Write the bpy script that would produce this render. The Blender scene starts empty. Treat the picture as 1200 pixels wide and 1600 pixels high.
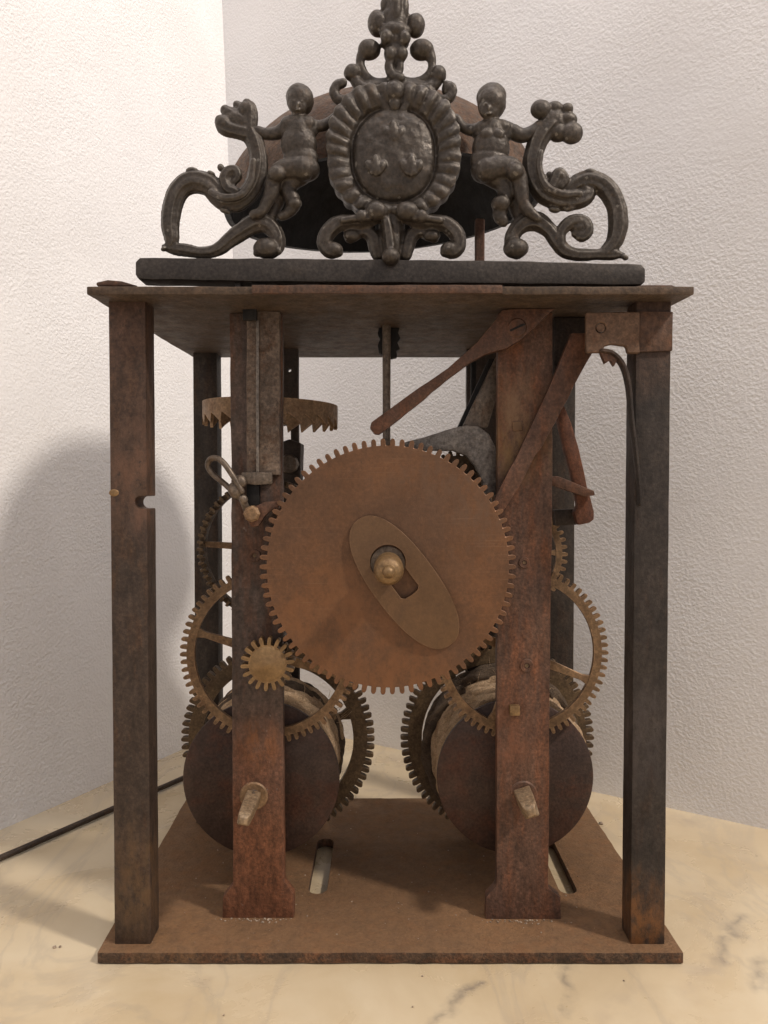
import bpy, bmesh, math, random
import numpy as np
from mathutils import Vector, noise as mnoise
random.seed(7)
S = bpy.context.scene
COL = S.collection
R = math.radians

# ------------------------------------------------------------------ camera
D, ZC, F, PITCH = 0.3147, 0.1973, 1200.0, R(1.58)      # metres; F in pixels of the 1200x1600 photograph
cam_d = bpy.data.cameras.new('camera')
cam = bpy.data.objects.new('camera', cam_d); COL.objects.link(cam)
cam.location = (0, -D, ZC)
cam.rotation_euler = (math.pi/2 - PITCH, 0, 0)
cam_d.sensor_fit = 'VERTICAL'; cam_d.sensor_height = 36.0; cam_d.sensor_width = 27.0
cam_d.lens = F/1600.0*36.0
cam_d.clip_start = 0.01; cam_d.clip_end = 50
S.camera = cam

# ------------------------------------------------------------------ light
w = bpy.data.worlds.new('World'); S.world = w; w.use_nodes = True
bg = w.node_tree.nodes['Background']
bg.inputs[0].default_value = (1.0, 0.94, 0.935, 1); bg.inputs[1].default_value = 0.56

def lamp(name, loc, target, size, watts, col):
    l = bpy.data.lights.new(name, 'AREA'); l.shape = 'DISK'; l.size = size; l.energy = watts; l.color = col
    o = bpy.data.objects.new(name, l); COL.objects.link(o); o.location = loc
    o.rotation_euler = (Vector(target)-Vector(loc)).to_track_quat('-Z', 'Y').to_euler()
    return o
lamp('wall_lamp', (1.44, -0.80, 1.90), (0, 0.05, 0.22), 0.19, 42.0, (1.0, 0.90, 0.79))
lamp('overhead_fill', (0.05, -0.25, 1.75), (0, 0.05, 0.25), 0.5, 6.0, (1.0, 0.925, 0.905))  # added fill light overhead, brightens and tints the walls
S.view_settings.view_transform = 'Standard'; S.view_settings.look = 'None'
S.view_settings.exposure = 0.0; S.view_settings.gamma = 1.0

# ------------------------------------------------------------------ pixel -> place
ca, sa = math.cos(PITCH), math.sin(PITCH)
def P(px, py, Y):
    u, v = (px-600.0)/F, (800.0-py)/F
    dx, dy, dz = u, v*sa+ca, v*ca-sa
    t = (Y+D)/dy
    return Vector((dx*t, Y, ZC+dz*t))
def onz(px, py, z):
    u, v = (px-600.0)/F, (800.0-py)/F
    dx, dy, dz = u, v*sa+ca, v*ca-sa
    t = (z-ZC)/dz
    return Vector((dx*t, -D+dy*t, z))
def M(Y): return (Y+D)/F                              # metres per pixel at that distance

# ------------------------------------------------------------------ materials
def new_mat(name):
    m = bpy.data.materials.new(name); m.use_nodes = True
    nt = m.node_tree; nt.nodes.clear()
    out = nt.nodes.new('ShaderNodeOutputMaterial'); b = nt.nodes.new('ShaderNodeBsdfPrincipled')
    nt.links.new(b.outputs[0], out.inputs[0])
    return m, nt, b
class NT:
    def __init__(s, nt): s.nt = nt; s.co = nt.nodes.new('ShaderNodeTexCoord').outputs['Object']
    def map(s, scale=(1,1,1), rot=(0,0,0), loc=(0,0,0)):
        n = s.nt.nodes.new('ShaderNodeMapping'); n.inputs['Scale'].default_value = scale; n.inputs['Rotation'].default_value = rot; n.inputs['Location'].default_value = loc
        s.nt.links.new(s.co, n.inputs[0]); return n.outputs[0]
    def noise(s, scale, detail=4, rough=.6, vec=None, dist=0.0):
        n = s.nt.nodes.new('ShaderNodeTexNoise'); n.inputs['Scale'].default_value = scale; n.inputs['Detail'].default_value = detail
        n.inputs['Roughness'].default_value = rough; n.inputs['Distortion'].default_value = dist
        s.nt.links.new(vec if vec is not None else s.co, n.inputs['Vector']); return n.outputs['Fac']
    def vor(s, scale, feature='F1', vec=None, rand=1.0):
        n = s.nt.nodes.new('ShaderNodeTexVoronoi'); n.feature = feature; n.inputs['Scale'].default_value = scale; n.inputs['Randomness'].default_value = rand
        s.nt.links.new(vec if vec is not None else s.co, n.inputs['Vector']); return n.outputs['Distance']
    def ramp(s, fac, stops):
        n = s.nt.nodes.new('ShaderNodeValToRGB'); e = n.color_ramp.elements
        while len(e) < len(stops): e.new(0.5)
        for q, (p, c) in zip(e, stops):
            q.position = p; q.color = (c, c, c, 1) if isinstance(c, (int, float)) else (*c, 1)
        s.nt.links.new(fac, n.inputs[0]); return n.outputs[0]
    def mix(s, fac, a, b, mode='MIX'):
        n = s.nt.nodes.new('ShaderNodeMix'); n.data_type = 'RGBA'; n.blend_type = mode
        for sock, v in ((n.inputs[0], fac), (n.inputs[6], a), (n.inputs[7], b)):
            if isinstance(v, bpy.types.NodeSocket): s.nt.links.new(v, sock)
            elif isinstance(v, (int, float)): sock.default_value = v
            else: sock.default_value = (*v, 1)
        return n.outputs[2]
    def math(s, op, a, b=0.0):
        n = s.nt.nodes.new('ShaderNodeMath'); n.operation = op
        for sock, v in ((n.inputs[0], a), (n.inputs[1], b)):
            if isinstance(v, bpy.types.NodeSocket): s.nt.links.new(v, sock)
            else: sock.default_value = v
        return n.outputs[0]
    def bump(s, h, strength, dist, prev=None):
        n = s.nt.nodes.new('ShaderNodeBump'); n.inputs['Strength'].default_value = strength; n.inputs['Distance'].default_value = dist
        s.nt.links.new(h, n.inputs['Height'])
        if prev is not None: s.nt.links.new(prev, n.inputs['Normal'])
        return n.outputs[0]
    def sep(s):
        n = s.nt.nodes.new('ShaderNodeSeparateXYZ'); s.nt.links.new(s.co, n.inputs[0]); return n.outputs
    def geo(s, k):
        n = s.nt.nodes.new('ShaderNodeNewGeometry'); return n.outputs[k]
    def upness(s):
        n = s.nt.nodes.new('ShaderNodeSeparateXYZ'); s.nt.links.new(s.geo('Normal'), n.inputs[0]); return n.outputs[2]
    def set(s, sock, v):
        if isinstance(v, bpy.types.NodeSocket): s.nt.links.new(v, sock)
        else: sock.default_value = v

def metal(name, dark, mid, rust, rust_at=.55, metallic=.35, rough=.6, bump=.35, streak=True, dust=None, dust_amt=.6, spec=None, spec_at=.66, patch=55, zr=None, zcol=None, edge=None, mottle=.6, gain=1.0, fine=.65, stain_or_light=None, scratch=None, wear=.7):
    """old iron or brass: dark base, mid patches, rust blooms, optional dust on ledges, optional pale specks, zr = (z0,z1) band where zcol takes over"""
    m, nt, b = new_mat(name); T = NT(nt)
    g_ = lambda q: tuple(v*gain*f*.71 for v, f in zip(q, (1.06, .98, .90))) if q else q
    dark, mid, rust, zcol = g_(dark), g_(mid), g_(rust), g_(zcol)
    n1 = T.noise(patch, 5, .62)
    n2 = T.noise(patch*2.3, 6, .7, T.map((1, 1, .22) if streak else (1, 1, 1), loc=(3.1, 1.7, .4)))
    n3 = T.noise(750, 4, .65)
    c = T.mix(T.ramp(n1, [(.34, 0.0), (.66, 1.0)]), dark, mid)
    c = T.mix(T.ramp(n2, [(rust_at-.06, 0.0), (rust_at+.14, .9)]), c, rust)
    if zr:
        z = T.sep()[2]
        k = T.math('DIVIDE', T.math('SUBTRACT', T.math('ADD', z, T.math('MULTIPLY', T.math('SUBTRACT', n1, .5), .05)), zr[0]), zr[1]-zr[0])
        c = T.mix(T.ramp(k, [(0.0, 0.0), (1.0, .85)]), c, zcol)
    n5 = T.noise(patch*4.5, 5, .7, T.map((1, 1, .45) if streak else (1, 1, 1), loc=(1.3, 7.7, 2.2)))
    c = T.mix(mottle, c, T.ramp(n5, [(.28, .42), (.5, 1.0), (.74, 1.65)]), 'MULTIPLY')
    c = T.mix(fine, c, T.ramp(n3, [(.30, .42), (.5, 1.0), (.70, 1.7)]), 'MULTIPLY')
    if stain_or_light:
        for sp, sr, sc_ in stain_or_light:
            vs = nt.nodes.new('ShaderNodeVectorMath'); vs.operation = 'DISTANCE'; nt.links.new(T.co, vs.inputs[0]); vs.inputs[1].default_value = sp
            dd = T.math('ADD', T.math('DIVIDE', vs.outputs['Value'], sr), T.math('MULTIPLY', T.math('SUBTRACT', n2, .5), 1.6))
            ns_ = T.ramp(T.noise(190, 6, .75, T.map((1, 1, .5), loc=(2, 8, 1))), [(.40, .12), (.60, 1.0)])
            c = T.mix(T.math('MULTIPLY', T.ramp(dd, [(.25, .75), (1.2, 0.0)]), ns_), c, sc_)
    if spec:
        n4 = T.noise(330, 4, .75, T.map((1, 1, .7), loc=(9, 2, 5)))
        c = T.mix(T.ramp(n4, [(spec_at, 0.0), (spec_at+.07, .8)]), c, spec)
    if edge:
        c = T.mix(T.ramp(T.geo('Pointiness'), [(.51, 0.0), (.57, .8)]), c, edge)
    if wear:
        bv = nt.nodes.new('ShaderNodeBevel'); bv.samples = 3; bv.inputs['Radius'].default_value = .0009
        vd = nt.nodes.new('ShaderNodeVectorMath'); vd.operation = 'DOT_PRODUCT'; nt.links.new(bv.outputs[0], vd.inputs[0]); nt.links.new(T.geo('True Normal'), vd.inputs[1])
        em = T.math('MULTIPLY', T.ramp(T.math('SUBTRACT', 1.0, vd.outputs['Value']), [(.02, 0.0), (.16, wear)]), T.ramp(n5, [(.42, .1), (.58, 1.0)]))
        c = T.mix(em, c, g_(tuple(v*1.5+.045 for v in mid)))
    if dust:
        d = T.math('MULTIPLY', T.ramp(T.upness(), [(.25, 0.0), (.9, 1.0)]), T.ramp(T.noise(300, 6, .78), [(.32, .50), (.60, 1.0)]))
        c = T.mix(T.math('MULTIPLY', d, dust_amt), c, dust)
    if scratch:
        for rt, lc_ in ((.35, (1, 0, 2)), (-.9, (4, 0, 1)), (1.9, (7, 0, 3))):
            ns = T.noise(1.0, 2, .5, T.map((26, 1, 1500), (0, rt, 0), lc_))
            c = T.mix(T.math('MULTIPLY', T.ramp(ns, [(.645, 0.0), (.70, .40)]), T.ramp(n1, [(.42, 0.0), (.6, 1.0)])), c, scratch)
    T.set(b.inputs['Base Color'], c)
    b.inputs['Metallic'].default_value = metallic
    T.set(b.inputs['Roughness'], T.ramp(n2, [(.3, max(.2, rough-.14)), (.7, min(1, rough+.18))]))
    bp = T.bump(n2, bump*.6, .0012); bp = T.bump(n3, bump, .0006, bp)
    T.set(b.inputs['Normal'], bp)
    return m

MAT = {}
MAT['post']   = metal('forged_iron_post', (.062,.046,.039), (.082,.058,.046), (.120,.066,.038), .58, .3, .58, .35, zr=(.18,.255), zcol=(.125,.072,.050), gain=0.9, spec=(.030,.024,.021), spec_at=.60, mottle=.8, stain_or_light=[((-.100,.008,.03), .03, (.15,.085,.04)), ((-.099,.008,.20), .03, (.16,.082,.05))])
MAT['post2']  = metal('blackened_iron_post', (.050,.043,.042), (.066,.055,.050), (.090,.056,.040), .62, .35, .55, .35, zr=(.23,.262), zcol=(.12,.072,.05), gain=.78, spec=(.030,.024,.021), spec_at=.60, mottle=.8, stain_or_light=[((.111,.006,.012), .028, (.22,.095,.032)), ((.103,.006,.09), .03, (.075,.062,.060))])
MAT['post_back'] = metal('dark_iron_rear_post', (.040,.032,.028), (.055,.043,.036), (.075,.046,.032), .6, .3, .62, .3, spec=(.030,.024,.021), spec_at=.60, mottle=.8)
MAT['plateL'] = metal('rusty_plate_left', (.080,.062,.056), (.120,.085,.072), (.155,.075,.045), .54, .25, .64, .5, spec=(.20,.165,.145), spec_at=.66, mottle=.8, zr=(.105,.045), zcol=(.190,.078,.038), stain_or_light=[((-.056,.026,.083), .013, (.26,.10,.035))], gain=1.12)
MAT['plateR'] = metal('rusty_plate_right', (.098,.056,.042), (.135,.076,.052), (.185,.080,.042), .52, .22, .64, .5, spec=(.24,.17,.12), spec_at=.70, mottle=.8, stain_or_light=[((.056,.025,.218), .022, (.23,.135,.055)), ((.058,.025,.235), .02, (.22,.13,.075)), ((.052,.025,.085), .018, (.21,.082,.04))], gain=1.15)
MAT['strip']  = metal('mottled_steel_strip', (.10,.078,.064), (.22,.175,.145), (.12,.070,.046), .56, .4, .55, .55, spec=(.05,.036,.03), spec_at=.60, streak=False, patch=90, gain=1.1)
MAT['plate_back'] = metal('rear_plate_iron', (.045,.036,.032), (.070,.052,.042), (.10,.056,.038), .6, .3, .65, .4)
MAT['wheel']  = metal('brown_patina_wheel', (.125,.070,.040), (.205,.100,.046), (.130,.074,.046), .54, .40, .46, .12, streak=False, patch=14, mottle=.30, fine=.28, spec=(.085,.046,.028), spec_at=.70, scratch=(.24,.15,.095), gain=1.2, stain_or_light=[(tuple(P(500, 1010, .014)), .045, (.21,.092,.038)), (tuple(P(640, 1060, .014)), .03, (.20,.088,.038)), (tuple(P(720, 760, .014)), .05, (.135,.080,.050))])  # patches mix patina with painted light: lower left brighter, upper right duller
MAT['oval']   = metal('patina_spring', (.130,.078,.042), (.165,.098,.052), (.118,.074,.046), .58, .4, .46, .10, streak=False, patch=30, mottle=.2, fine=.15, gain=1.3)
MAT['brass']  = metal('old_brass', (.195,.128,.062), (.255,.172,.086), (.155,.098,.052), .58, .45, .48, .15, streak=False, patch=60, mottle=.35, fine=.3, gain=1.3)
MAT['brass_dull'] = metal('dull_brass', (.155,.102,.058), (.215,.145,.085), (.135,.082,.048), .55, .35, .52, .2, streak=False, patch=60, mottle=.4, gain=1.55)
MAT['brass_dark'] = metal('dark_brass', (.090,.064,.038), (.135,.096,.056), (.07,.046,.03), .55, .4, .55, .2, streak=False, patch=60, gain=1.35)
MAT['nut']    = metal('worn_brass', (.22,.145,.070), (.33,.225,.115), (.18,.11,.055), .56, .45, .46, .2, streak=False, patch=120, mottle=.5, fine=.3)
MAT['flange'] = metal('rusty_flange', (.058,.040,.038), (.085,.048,.036), (.125,.052,.032), .55, .3, .5, .3, streak=False, patch=24, spec=(.17,.08,.042), spec_at=.72, mottle=.5)
MAT['base']   = metal('dusty_base_iron', (.060,.038,.026), (.095,.058,.035), (.15,.068,.032), .54, .10, .85, 1.2, streak=False, patch=38, dust=(.225,.122,.056), dust_amt=.76, spec=(.040,.026,.019), spec_at=.56, mottle=1.0, fine=.9, gain=1.25, stain_or_light=[((-.01,.035,.005), .045, (.10,.05,.026)), ((.05,.03,.005), .03, (.30,.15,.06)), ((-.09,.02,.005), .03, (.28,.14,.055))])
MAT['top']    = metal('top_plate_iron', (.062,.044,.030), (.092,.063,.042), (.066,.042,.028), .58, .25, .66, .4, streak=False, patch=45, mottle=.7, gain=1.2)
MAT['edge']   = metal('front_strip_iron', (.13,.075,.050), (.175,.098,.064), (.19,.095,.055), .55, .2, .66, .4, streak=False, patch=60, gain=.7)
MAT['cast']   = metal('cast_iron_crest', (.058,.050,.044), (.080,.068,.058), (.100,.070,.048), .62, .42, .45, .35, streak=False, patch=60, edge=(.17,.152,.13), mottle=.3, gain=.95, spec=(.10,.062,.038), spec_at=.66, wear=0)
MAT['bar']    = metal('cast_iron_bar', (.058,.052,.050), (.076,.068,.064), (.095,.078,.064), .66, .5, .46, .22, streak=False, patch=40, mottle=.3, gain=.88)
MAT['bell']   = metal('rusted_bell', (.080,.050,.032), (.125,.076,.048), (.140,.072,.038), .52, .3, .66, .9, streak=False, patch=60, spec=(.04,.028,.022), spec_at=.62, mottle=.9, wear=0)
MAT['lever']  = metal('brown_lever', (.105,.058,.040), (.150,.080,.054), (.175,.078,.045), .52, .3, .55, .35, gain=1.0)
MAT['lever_red'] = metal('red_rust_lever', (.125,.055,.038), (.17,.075,.048), (.19,.078,.042), .52, .25, .6, .35)
MAT['steel']  = metal('grey_steel_cam', (.20,.185,.175), (.30,.285,.27), (.20,.15,.12), .66, .6, .42, .35, streak=False, patch=110)
MAT['wire']   = metal('grey_wire', (.15,.125,.105), (.22,.185,.155), (.15,.095,.065), .6, .5, .45, .2, patch=150, wear=0)
MAT['bracket']= metal('bronze_bracket', (.19,.118,.078), (.235,.148,.098), (.18,.10,.065), .56, .35, .6, .2, streak=False, patch=50, gain=.8, mottle=.3)
MAT['square_end'] = metal('worn_square', (.27,.20,.13), (.36,.28,.19), (.24,.15,.08), .58, .3, .5, .3, streak=False, patch=150)
MAT['black']  = metal('black_iron', (.022,.020,.020), (.034,.030,.029), (.05,.036,.03), .62, .3, .6, .3, gain=.5, wear=0)
MAT['rod']    = metal('rod_iron', (.042,.031,.025), (.070,.050,.038), (.11,.062,.036), .58, .3, .6, .5, patch=160, wear=0)

def rope_mat(name, a, b_):
    m, nt, b = new_mat(name); T = NT(nt)
    n1 = T.noise(140, 5, .7); n2 = T.noise(1500, 3, .7)
    c = T.mix(T.ramp(n1, [(.35, 0.0), (.62, 1.0)]), a, b_)
    c = T.mix(.6, c, T.ramp(n2, [(.3, .45), (.6, 1.25)]), 'MULTIPLY')
    T.set(b.inputs['Base Color'], c); b.inputs['Roughness'].default_value = .95
    T.set(b.inputs['Normal'], T.bump(n1, 1.0, .002, T.bump(n2, 1.0, .0015))); return m
MAT['rope'] = rope_mat('hemp_rope', (.42,.28,.165), (.64,.46,.30))
MAT['rope_dark'] = rope_mat('grimy_rope', (.075,.052,.036), (.15,.105,.070))
MAT['rope_grey'] = rope_mat('frayed_rope', (.095,.08,.064), (.16,.135,.11))

def plaster():
    m, nt, b = new_mat('rough_white_plaster'); T = NT(nt)
    warp = T.noise(70, 3, .5)
    v = T.noise(560, 3, .5, dist=.15)
    lump = T.ramp(v, [(.36, 0.0), (.50, .45), (.66, 1.0)])
    fine = T.noise(620, 3, .6)
    big = T.noise(18, 3, .5)
    c = T.mix(T.ramp(big, [(.3, 0.0), (.7, 1.0)]), (.79,.782,.79), (.835,.828,.835))
    c = T.mix(T.ramp(T.noise(6, 5, .65, T.map(loc=(5, 5, 1))), [(.42, 0.0), (.72, .35)]), c, (.74,.705,.675))
    c = T.mix(T.ramp(T.noise(420, 3, .6), [(.27, .35), (.33, 0.0)]), c, (.52,.49,.47))
    T.set(b.inputs['Base Color'], c); b.inputs['Roughness'].default_value = .62
    b.inputs['Specular IOR Level'].default_value = .45
    am = T.ramp(T.noise(9, 4, .6, T.map(loc=(3, 1, 7))), [(.32, .35), (.66, 1.0)]); lump = T.math('MULTIPLY', lump, am); fine = T.math('MULTIPLY', fine, am)
    tr = T.noise(1.0, 4, .6, T.map((45, 45, 260), (.5, .35, 0)))
    bp = T.bump(warp, .2, .002); bp = T.bump(tr, .15, .0010, bp); bp = T.bump(lump, .6, .0006, bp); bp = T.bump(fine, .3, .0003, bp)
    T.set(b.inputs['Normal'], bp); return m
MAT['plaster'] = plaster()

def marble():
    m, nt, b = new_mat('cream_marble'); T = NT(nt)
    n1 = T.noise(9, 6, .56, dist=1.0); n2 = T.noise(17, 6, .6, dist=.6); n6 = T.noise(13, 6, .58, T.map((1, .55, 1), (0, 0, .7), (4, 2, 0)), 1.6)
    c = T.ramp(n1, [(.30, (.51,.40,.255)), (.46, (.60,.49,.33)), (.64, (.655,.555,.395))])
    c = T.mix(T.ramp(n2, [(.32, .6), (.54, 0.0)]), c, (.515,.395,.235))
    c = T.mix(T.ramp(n6, [(.455, 0.0), (.495, .28), (.535, 0.0)]), c, (.36,.31,.25))
    wv = T.nt.nodes.new('ShaderNodeTexNoise'); wv.inputs['Scale'].default_value = 55; wv.inputs['Detail'].default_value = 5; T.nt.links.new(T.co, wv.inputs['Vector'])
    def vm(op, a, b=None, sc=None):
        n = T.nt.nodes.new('ShaderNodeVectorMath'); n.operation = op
        for sock, v in ((n.inputs[0], a), (n.inputs[1], b)):
            if v is None: continue
            if isinstance(v, bpy.types.NodeSocket): T.nt.links.new(v, sock)
            else: sock.default_value = v
        if sc is not None: T.set(n.inputs['Scale'], sc)
        return n
    pos = vm('ADD', T.co, vm('SCALE', vm('SUBTRACT', wv.outputs['Color'], (.5, .5, .5)).outputs[0], sc=.022).outputs[0]).outputs[0]
    pos = vm('MULTIPLY', pos, (1, 1, 0)).outputs[0]
    brk = T.ramp(T.noise(120, 4, .6), [(.36, .15), (.62, 1.0)])
    def stroke(a, b_, wid, amt, col):
        nonlocal c
        a = onz(*a, 0); b_ = onz(*b_, 0); ab = b_-a
        pa = vm('SUBTRACT', pos, tuple(a)).outputs[0]
        h = T.math('DIVIDE', vm('DOT_PRODUCT', pa, tuple(ab)).outputs['Value'], ab.dot(ab))
        cl = T.nt.nodes.new('ShaderNodeClamp'); T.nt.links.new(h, cl.inputs[0])
        dist = vm('LENGTH', vm('SUBTRACT', pa, vm('SCALE', tuple(ab), sc=cl.outputs[0]).outputs[0]).outputs[0]).outputs['Value']
        k = T.ramp(T.math('DIVIDE', dist, wid), [(0.0, amt), (.35, amt*.55), (1.0, 0.0)])
        c = T.mix(T.math('MULTIPLY', k, brk), c, col)
    g = (.20, .17, .145); g2 = (.40, .32, .24)
    for a, b_, wd, am, col in (((670, 1602), (722, 1556), .0040, .55, g), ((722, 1556), (748, 1544), .0045, .95, g), ((887, 1515), (889, 1576), .0045, .60, g), ((1122, 1500), (1158, 1434), .0055, .70, g),
            ((1180, 1545), (1215, 1480), .005, .5, g), ((1080, 1560), (1122, 1500), .007, .35, g2), ((1048, 1275), (1085, 1287), .010, .6, g2), ((940, 1602), (1010, 1550), .010, .3, g2), ((1090, 1380), (1130, 1440), .012, .25, g2),
            ((280, 1602), (322, 1528), .0035, .35, g2), ((-60, 1395), (40, 1388), .006, .4, g2), ((600, 1180), (700, 1215), .012, .55, g2), ((560, 1230), (660, 1243), .010, .55, g2), ((800, 1640), (830, 1570), .008, .3, g2)):
        stroke(a, b_, wd, am, col)
    sp = T.noise(260, 3, .6)
    c = T.mix(T.ramp(sp, [(.72, 0.0), (.78, .35)]), c, (.30,.22,.15))
    T.set(b.inputs['Base Color'], c)
    T.set(b.inputs['Roughness'], T.ramp(n2, [(.3, .22), (.7, .36)]))
    T.set(b.inputs['Normal'], T.bump(T.noise(90, 4, .6), .08, .001)); return m
MAT['marble'] = marble()

# ------------------------------------------------------------------ mesh helpers
def link(name, me, mat, parent=None):
    o = bpy.data.objects.new(name, me); COL.objects.link(o)
    if mat: me.materials.append(MAT[mat])
    if parent is not None: o.parent = parent
    return o
def finish(bm, name, mat, parent=None, sharp=40, bevel=0.0, seg=1, bevel_angle=30):
    bmesh.ops.recalc_face_normals(bm, faces=bm.faces[:])
    if bevel:
        es = [e for e in bm.edges if len(e.link_faces) == 2 and e.calc_face_angle(0) > R(bevel_angle)]
        bmesh.ops.bevel(bm, geom=es, offset=bevel, segments=seg, profile=.6, affect='EDGES', clamp_overlap=True)
    me = bpy.data.meshes.new(name); bm.to_mesh(me); bm.free()
    me.shade_smooth(); me.set_sharp_from_angle(angle=R(sharp))
    return link(name, me, mat, parent)
def dense(pts, step, jit=0.0, closed=True):
    out = []; n = len(pts)
    for i in range(n if closed else n-1):
        a, b = Vector(pts[i]), Vector(pts[(i+1) % n]); L = (b-a).length; k = max(1, int(L/step))
        nrm = Vector((-(b-a)[1], (b-a)[0])).normalized() if L > 0 else Vector((0, 0))
        for j in range(k):
            q = a.lerp(b, j/k)
            if j: q = q + nrm*random.uniform(-jit, jit)
            out.append((q[0], q[1]))
    return out
def add_prism(bm, outline, y0, y1, axis='Y'):
    """outline (u,v) extruded along an axis; axis Y: (x,z), Z: (x,y), X: (y,z)"""
    def pt(u, v, h): return {'Y': (u, h, v), 'Z': (u, v, h), 'X': (h, u, v)}[axis]
    a = [bm.verts.new(pt(u, v, y0)) for u, v in outline]
    b = [bm.verts.new(pt(u, v, y1)) for u, v in outline]
    bm.faces.new(a); bm.faces.new(b[::-1])
    n = len(a)
    for i in range(n): bm.faces.new((a[i], b[i], b[(i+1) % n], a[(i+1) % n]))
def add_holed(bm, outline, holes, h0, h1, axis='Y'):
    """plate with holes"""
    def pt(u, v, h): return {'Y': (u, h, v), 'Z': (u, v, h)}[axis]
    t = bmesh.new(); edges = []
    for loop in [outline]+holes:
        vs = [t.verts.new(pt(u, v, h0)) for u, v in loop]
        edges += [t.edges.new((vs[i], vs[(i+1) % len(vs)])) for i in range(len(vs))]
    bmesh.ops.triangle_fill(t, use_beauty=True, use_dissolve=False, edges=edges)
    r = bmesh.ops.extrude_face_region(t, geom=t.faces[:])
    d = Vector(pt(0, 0, h1))-Vector(pt(0, 0, h0))
    bmesh.ops.translate(t, vec=d, verts=[v for v in r['geom'] if isinstance(v, bmesh.types.BMVert)])
    me = bpy.data.meshes.new('tmp'); t.to_mesh(me); t.free(); bm.from_mesh(me); bpy.data.meshes.remove(me)
def prism(name, outline, y0, y1, mat, parent, bevel=.0005, axis='Y', sharp=35, jit=.00012, step=.006):
    bm = bmesh.new(); add_prism(bm, dense(outline, step, jit) if step else outline, y0, y1, axis)
    return finish(bm, name, mat, parent, sharp, bevel, 2)
def pxo(pts, Y, low=None):
    out = []
    for x, y in pts:
        q = P(x, y, Y); z = q.z
        if y > 462: z = min(z, ZT0-.0002)
        if low is not None and z < ZB+.003: z = low
        out.append((q.x, z))
    return out
def pprism(name, pts, Y0, Y1, mat, parent, **k): return prism(name, pxo(pts, Y0), Y0, Y1, mat, parent, **k)
def rect(x0, x1, z0, z1): return [(x0, z0), (x1, z0), (x1, z1), (x0, z1)]
def circ(cx, cz, r, n=24, a0=0): return [(cx+r*math.cos(a0+2*math.pi*i/n), cz+r*math.sin(a0+2*math.pi*i/n)) for i in range(n)]
def catmull(pts, sub):
    pts = [np.array(p, float) for p in pts]; out = []
    q = [2*pts[0]-pts[1]]+pts+[2*pts[-1]-pts[-2]]
    for i in range(1, len(q)-2):
        for j in range(sub):
            t = j/sub; a, b, c, d = q[i-1], q[i], q[i+1], q[i+2]
            out.append(.5*((2*b)+(-a+c)*t+(2*a-5*b+4*c-d)*t*t+(-a+3*b-3*c+d)*t**3))
    out.append(pts[-1]); return out
def add_tube(bm, pts, sub=6, n=10, flat=(1.0, 1.0), up=(0, 1, 0), twist=0.0, caps=True, lobes=0, lobe=0.0):
    """pts: (x,y,z,r). sweeps an ellipse; flat scales (across, along up)"""
    s = catmull(pts, sub) if sub > 1 else [np.array(p, float) for p in pts]
    rings = []; N = len(s); up = np.array(up, float)
    if caps:                                            # round ends
        def cap(p, q):
            d = p[:3]-q[:3]; d = d/(np.linalg.norm(d)+1e-9); r = p[3]
            return [np.append(p[:3]+d*r*k, r*f) for k, f in ((.55, .83), (.85, .5), (.97, .2))]
        s = cap(s[0], s[1])[::-1]+s+cap(s[-1], s[-2]); N = len(s)
    for i, p in enumerate(s):
        t = s[min(i+1, N-1)][:3]-s[max(i-1, 0)][:3]; t = t/(np.linalg.norm(t)+1e-9)
        a = np.cross(t, up)
        if np.linalg.norm(a) < 1e-3: a = np.cross(t, np.array((1, 0, 0.3)))
        a /= np.linalg.norm(a); b = np.cross(a, t)
        ring = []
        for k in range(n):
            th = 2*math.pi*k/n; f = 1+lobe*math.cos(lobes*th+twist*i) if lobes else 1
            ring.append(bm.verts.new(p[:3]+p[3]*f*(a*math.cos(th)*flat[0]+b*math.sin(th)*flat[1])))
        rings.append(ring)
    for r0, r1 in zip(rings, rings[1:]):
        for k in range(n): bm.faces.new((r0[k], r0[(k+1) % n], r1[(k+1) % n], r1[k]))
    bm.faces.new(rings[0][::-1]); bm.faces.new(rings[-1])
def add_ball(bm, c, rx, ry, rz, u=16, v=10, rot=0.0):
    r = bmesh.ops.create_uvsphere(bm, u_segments=u, v_segments=v, radius=1.0)
    cr, sr = math.cos(rot), math.sin(rot)
    for q in r['verts']:
        x, y, z = q.co.x*rx, q.co.y*ry, q.co.z*rz
        q.co = Vector((c[0]+x*cr-z*sr, c[1]+y, c[2]+x*sr+z*cr))
def add_lathe(bm, prof, c, axis='Y', n=32):
    """prof: (r, h) along axis from c; closed at ends when r == 0"""
    rings = []
    for r, h in prof:
        ring = []
        for k in range(n if r > 1e-6 else 1):
            a = 2*math.pi*k/n; x, y = r*math.cos(a), r*math.sin(a)
            ring.append(bm.verts.new({'Y': (c[0]+x, c[1]+h, c[2]+y), 'Z': (c[0]+x, c[1]+y, c[2]+h)}[axis]))
        rings.append(ring)
    for A, B in zip(rings, rings[1:]):
        if len(A) == 1 and len(B) == 1: continue
        for k in range(n):
            k2 = (k+1) % n
            if len(A) == 1: bm.faces.new((A[0], B[k2], B[k]))
            elif len(B) == 1: bm.faces.new((A[k], A[k2], B[0]))
            else: bm.faces.new((A[k], A[k2], B[k2], B[k]))
    for ring, rev in ((rings[0], True), (rings[-1], False)):
        if len(ring) > 1: bm.faces.new(ring[::-1] if rev else ring)
def lathe(name, prof, c, mat, parent, axis='Y', n=32, sharp=35):
    bm = bmesh.new(); add_lathe(bm, prof, c, axis, n); return finish(bm, name, mat, parent, sharp)
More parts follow.
